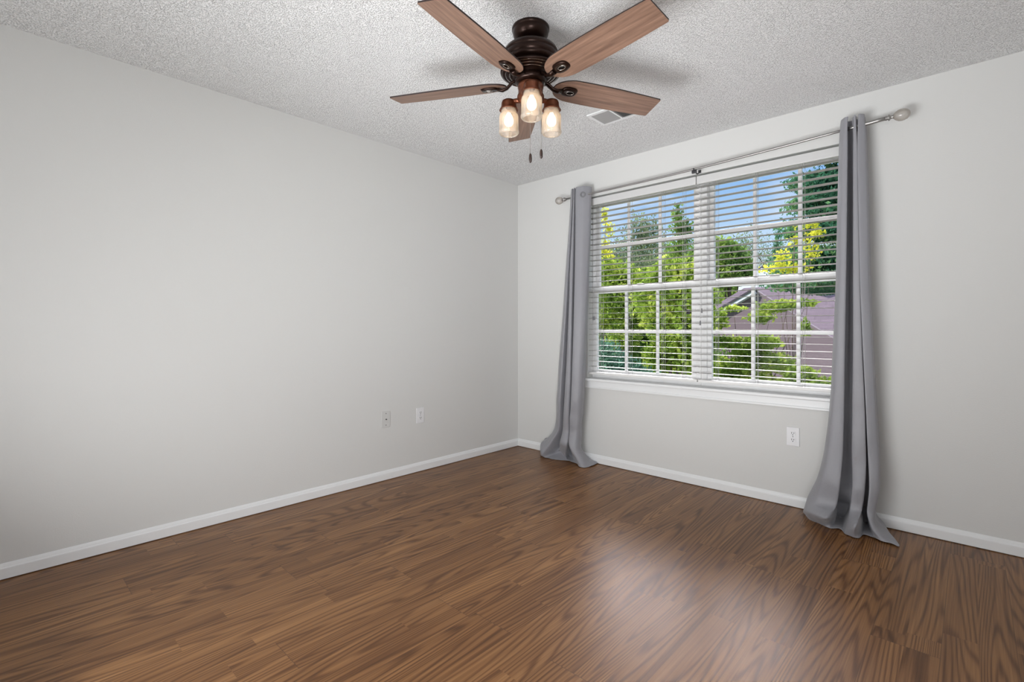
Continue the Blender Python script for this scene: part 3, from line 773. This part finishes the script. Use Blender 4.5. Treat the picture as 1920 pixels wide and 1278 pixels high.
def slab(name, P, th, m, par, uvs=True):
    """a thick quad; P in world"""
    P = [Vector(p) - HO for p in P]; n = (P[1] - P[0]).cross(P[3] - P[0]).normalized()
    if n.z < 0 : n = -n
    V = P + [p - n * th for p in P]
    me = bpy.data.meshes.new(name); me.from_pydata([tuple(v) for v in V], [], [(0, 1, 2, 3), (7, 6, 5, 4), (0, 4, 5, 1), (1, 5, 6, 2), (2, 6, 7, 3), (3, 7, 4, 0)])
    uv = me.uv_layers.new(name='UVMap')
    ax = (P[1] - P[0]).normalized(); ay = n.cross(ax)
    for lp in me.loops:
        v = me.vertices[lp.vertex_index].co; uv.data[lp.index].uv = ((v - P[0]).dot(ax), (v - P[0]).dot(ay))
    return link(name, me, m, par)
ridgeY, eaveY = 13.0, 8.6
rl = atY(1300, 536, ridgeY); rr_ = atY(1700, 536, ridgeY)
zr = atY(1450, 537, ridgeY).z
xa, xb = atY(1395, 600, ridgeY).x, atY(1760, 600, ridgeY).x
# the main roof is a hip at its left end
slab('main_roof', [(xa - 3.2, eaveY, zr - 3.0), (xb, eaveY, zr - 3.0), (xb, ridgeY, zr), (xa, ridgeY, zr)], .12, M_roof, house)
# walls under the eaves
wl = MB().box(xa - 2.8, xb - .2, eaveY + .4, ridgeY + 1, GZ, zr - 2.9)
for v in wl.bm.verts: v.co -= HO
wl.build('wall', M_siding, house)
# front gable with white rake board
gy = 8.3
ap = atY(1409, 541, gy); le = atY(1325, 590, gy)
sl_ = (ap.z - le.z) / (ap.x - le.x)
lx = ap.x - 3.0; lz = ap.z - 3.0 * sl_
rx_ = ap.x + 3.6; rz2 = ap.z - .12
gw = MB(); bmv = [gw.bm.verts.new(Vector(p) - HO) for p in ((lx, gy + .2, GZ), (rx_, gy + .2, GZ), (rx_, gy + .2, ap.z - 2.6), (ap.x, gy + .2, ap.z), (lx, gy + .2, lz))]
bb = [gw.bm.verts.new(v.co + Vector((0, .2, 0))) for v in bmv]
gw.bm.faces.new(bmv); gw.bm.faces.new(bb[::-1])
for i in range(5): gw.bm.faces.new((bmv[i], bb[i], bb[(i + 1) % 5], bmv[(i + 1) % 5]))
gw.build('gable_wall', shingle('mauve_lap_siding', rgb(152, 135, 146)), house)
def strip(name, a, b, wd, y, m, t=.06, off=0.):
    a, b = Vector(a), Vector(b); d = (b - a).normalized(); n = Vector((-d.z, 0, d.x));
    mb = MB(); o1, o2 = a + n * off, b + n * off
    vs = [o1, o2, o2 + n * wd, o1 + n * wd]
    f_ = [mb.bm.verts.new(v - HO) for v in vs]; k_ = [mb.bm.verts.new(v - HO + Vector((0, t, 0))) for v in vs]
    mb.bm.faces.new(f_); mb.bm.faces.new(k_[::-1])
    for i in range(4): mb.bm.faces.new((f_[i], k_[i], k_[(i + 1) % 4], f_[(i + 1) % 4]))
    return mb.build(name, m, house)
strip('rake_board', (lx, gy, lz), (ap.x, gy, ap.z), .085, gy, M_white, .2, -.12)
strip('drip_edge', (lx, gy - .03, lz), (ap.x + .05, gy - .03, ap.z), .045, gy, M_dark, .3, -.035)
# second gable at the right
a2 = atY(1508, 531, 12.2); b2 = atY(1548, 551, 12.2)
strip('rake_board', a2, b2, .12, 12.2, M_white, .1, 0)
strip('drip_edge', a2, b2, .05, 12.2, M_dark, .16, .12)

# far white gable peak between the trees
g2 = empty('distant_house', tuple(atY(1428, 520, 20)), 'white gable peak of a distant house seen between the trees', 'house')
q = atY(1425, 500, 20); q0 = Vector(g2.location)
def tri(mb, w_, top, bot, y0_, y1_):
    o = [(-w_, bot), (w_, bot), (0, top)]
    A = [mb.bm.verts.new((x, y0_, z)) for x, z in o]; Bq = [mb.bm.verts.new((x, y1_, z)) for x, z in o]
    mb.bm.faces.new(A); mb.bm.faces.new(Bq[::-1])
    for i in range(3): mb.bm.faces.new((A[i], Bq[i], Bq[(i + 1) % 3], A[(i + 1) % 3]))
tt = q.z - q0.z
m1 = MB(); tri(m1, 1.0, tt - .05, tt - .62, 0, .3); m1.box(-1.0, 1.0, .01, .3, GZ - q0.z, tt - .62); m1.build('gable_wall', M_white, g2)
m2_ = MB(); m2_.tube([(-1.1, .1, tt - .66), (0, .1, tt), (1.1, .1, tt - .66)], .05, 6); m2_.build('roof_edge', M_dark, g2)

# big dark conifer at the right
con = []
rnd = random.Random(5)
cb = atY(1592, 400, 6.4)
for k in range(17):
    z = 5.9 - k * .25
    rad = .45 + k * .045
    for q_ in range(7):
        a = rnd.uniform(0, 2 * PI)
        con.append(((cb.x + math.cos(a) * rad * .6, cb.y + math.sin(a) * rad * .6, z + rnd.uniform(-.1, .1)), (rad * .5, rad * .5, .10)))
tree('dark_conifer', (cb.x, cb.y, GZ), con, 90000, .034, M_con, 'dark green conifer with drooping boughs beside the right curtain', seed=61, trunk=.10, elong=2.2, droop=.8, limbs=False)

# near leafy trees
tree('lime_leaved_tree', base(1165, 4.2), [B(1140, 515, 4.2, .32), B(1175, 530, 4.3, .34), B(1150, 565, 4.0, .40), B(1200, 575, 4.4, .44), B(1128, 590, 4.2, .36), B(1215, 530, 4.2, .26), B(1175, 620, 4.2, .30)],
     15000, .04, M_lime, 'lime green leafy tree filling the lower left panes', seed=71, trunk=.05)
tree('lime_leaved_tree', base(1262, 2.8), [B(1255, 520, 2.8, .28), B(1285, 525, 2.8, .28), B(1240, 560, 2.8, .38), B(1285, 570, 2.8, .40), B(1262, 620, 2.75, .34), B(1290, 660, 2.75, .26), B(1240, 670, 2.8, .26)],
     15000, .04, M_lime, 'lime green leafy tree left of the middle mullion', seed=72, trunk=.05)
tree('slender_tree', base(1136, 6.8), [B(1134, 405, 6.8, .10, .1, .22), B(1142, 430, 6.8, .15, .1, .2), B(1134, 462, 6.8, .16, .1, .24), B(1140, 490, 6.8, .16, .15, .3)], 900, .04, M_yel, 'slender yellow green sapling at the left edge of the window', seed=73, trunk=.02)
tree('slender_tree', base(1270, 7.6), [B(1270, 400, 7.6, .16, .1, .26), B(1276, 425, 7.6, .30, .2, .24), B(1270, 470, 7.6, .32, .3, .3), B(1285, 440, 7.6, .2, .2, .3)], 1900, .045, M_mid, 'slim green tree top against the sky left of the mullion', seed=74, trunk=.03)
tree('maple_tree', base(1380, 17), [B(1350, 500, 17, 1.0), B(1365, 490, 17, .8), B(1340, 475, 17, .7), B(1388, 512, 17, .5)], 14000, .09, M_mid, 'fresh green tree just above the meeting rail of the right window', seed=75, trunk=.12)
tree('yellow_leaved_tree', base(1490, 4.6), [B(1515, 420, 4.6, .20, .1, .08), B(1532, 436, 4.6, .12, .1, .08), B(1500, 450, 4.6, .18, .1, .10), B(1465, 482, 4.6, .14, .08, .12), B(1452, 502, 4.6, .24, .1, .07), B(1488, 504, 4.6, .26, .1, .08), B(1522, 472, 4.6, .12, .1, .14)],
     900, .030, M_yel, 'bright yellow leaved tree in front of the dark conifer', seed=76, trunk=.018)
tree('leafy_branch_tree', base(1400, 3.9), [B(1345, 600, 3.9, .16, .15, .18), B(1375, 578, 3.9, .16, .1, .05), B(1360, 640, 3.9, .26, .2, .10), B(1405, 655, 3.9, .26, .2, .16), B(1450, 575, 3.9, .24, .15, .09), B(1480, 570, 3.9, .20, .15, .07), B(1515, 568, 3.9, .14, .1, .05),
     B(1425, 595, 3.9, .20, .15, .08), B(1430, 640, 3.9, .24, .2, .10), B(1380, 690, 3.9, .36, .2, .18), B(1450, 680, 3.9, .30, .2, .16), B(1495, 700, 3.9, .22, .2, .12), B(1510, 615, 3.9, .07, .07, .12), B(1525, 720, 3.9, .26, .2, .12), B(1430, 720, 3.85, .4, .2, .16), B(1350, 720, 3.85, .3, .2, .2)],
     12000, .034, M_lime, 'green leafy branches in front of the mauve roof', seed=77, trunk=.03)
tree('blue_green_hedge', base(1150, 2.1), [B(1135, 670, 2.1, .24), B(1165, 695, 2.1, .24), B(1195, 708, 2.1, .2), B(1120, 700, 2.1, .28), B(1220, 720, 2.1, .2), B(1150, 730, 2.1, .4)], 14000, .024, M_hedge, 'blue green shrub at the bottom left of the window', 'shrub', seed=78, trunk=.04)
tree('low_shrub', base(1290, 5.4), [B(1200, 650, 5.4, .6), B(1250, 680, 5.4, .6), B(1300, 690, 5.4, .6), B(1290, 640, 5.4, .45), B(1180, 610, 5.4, .5), B(1240, 620, 5.4, .5), B(1340, 715, 5.2, .4)], 30000, .042, M_mid, 'mid green shrubs low behind the leafy branches', 'shrub', seed=79, trunk=.05)
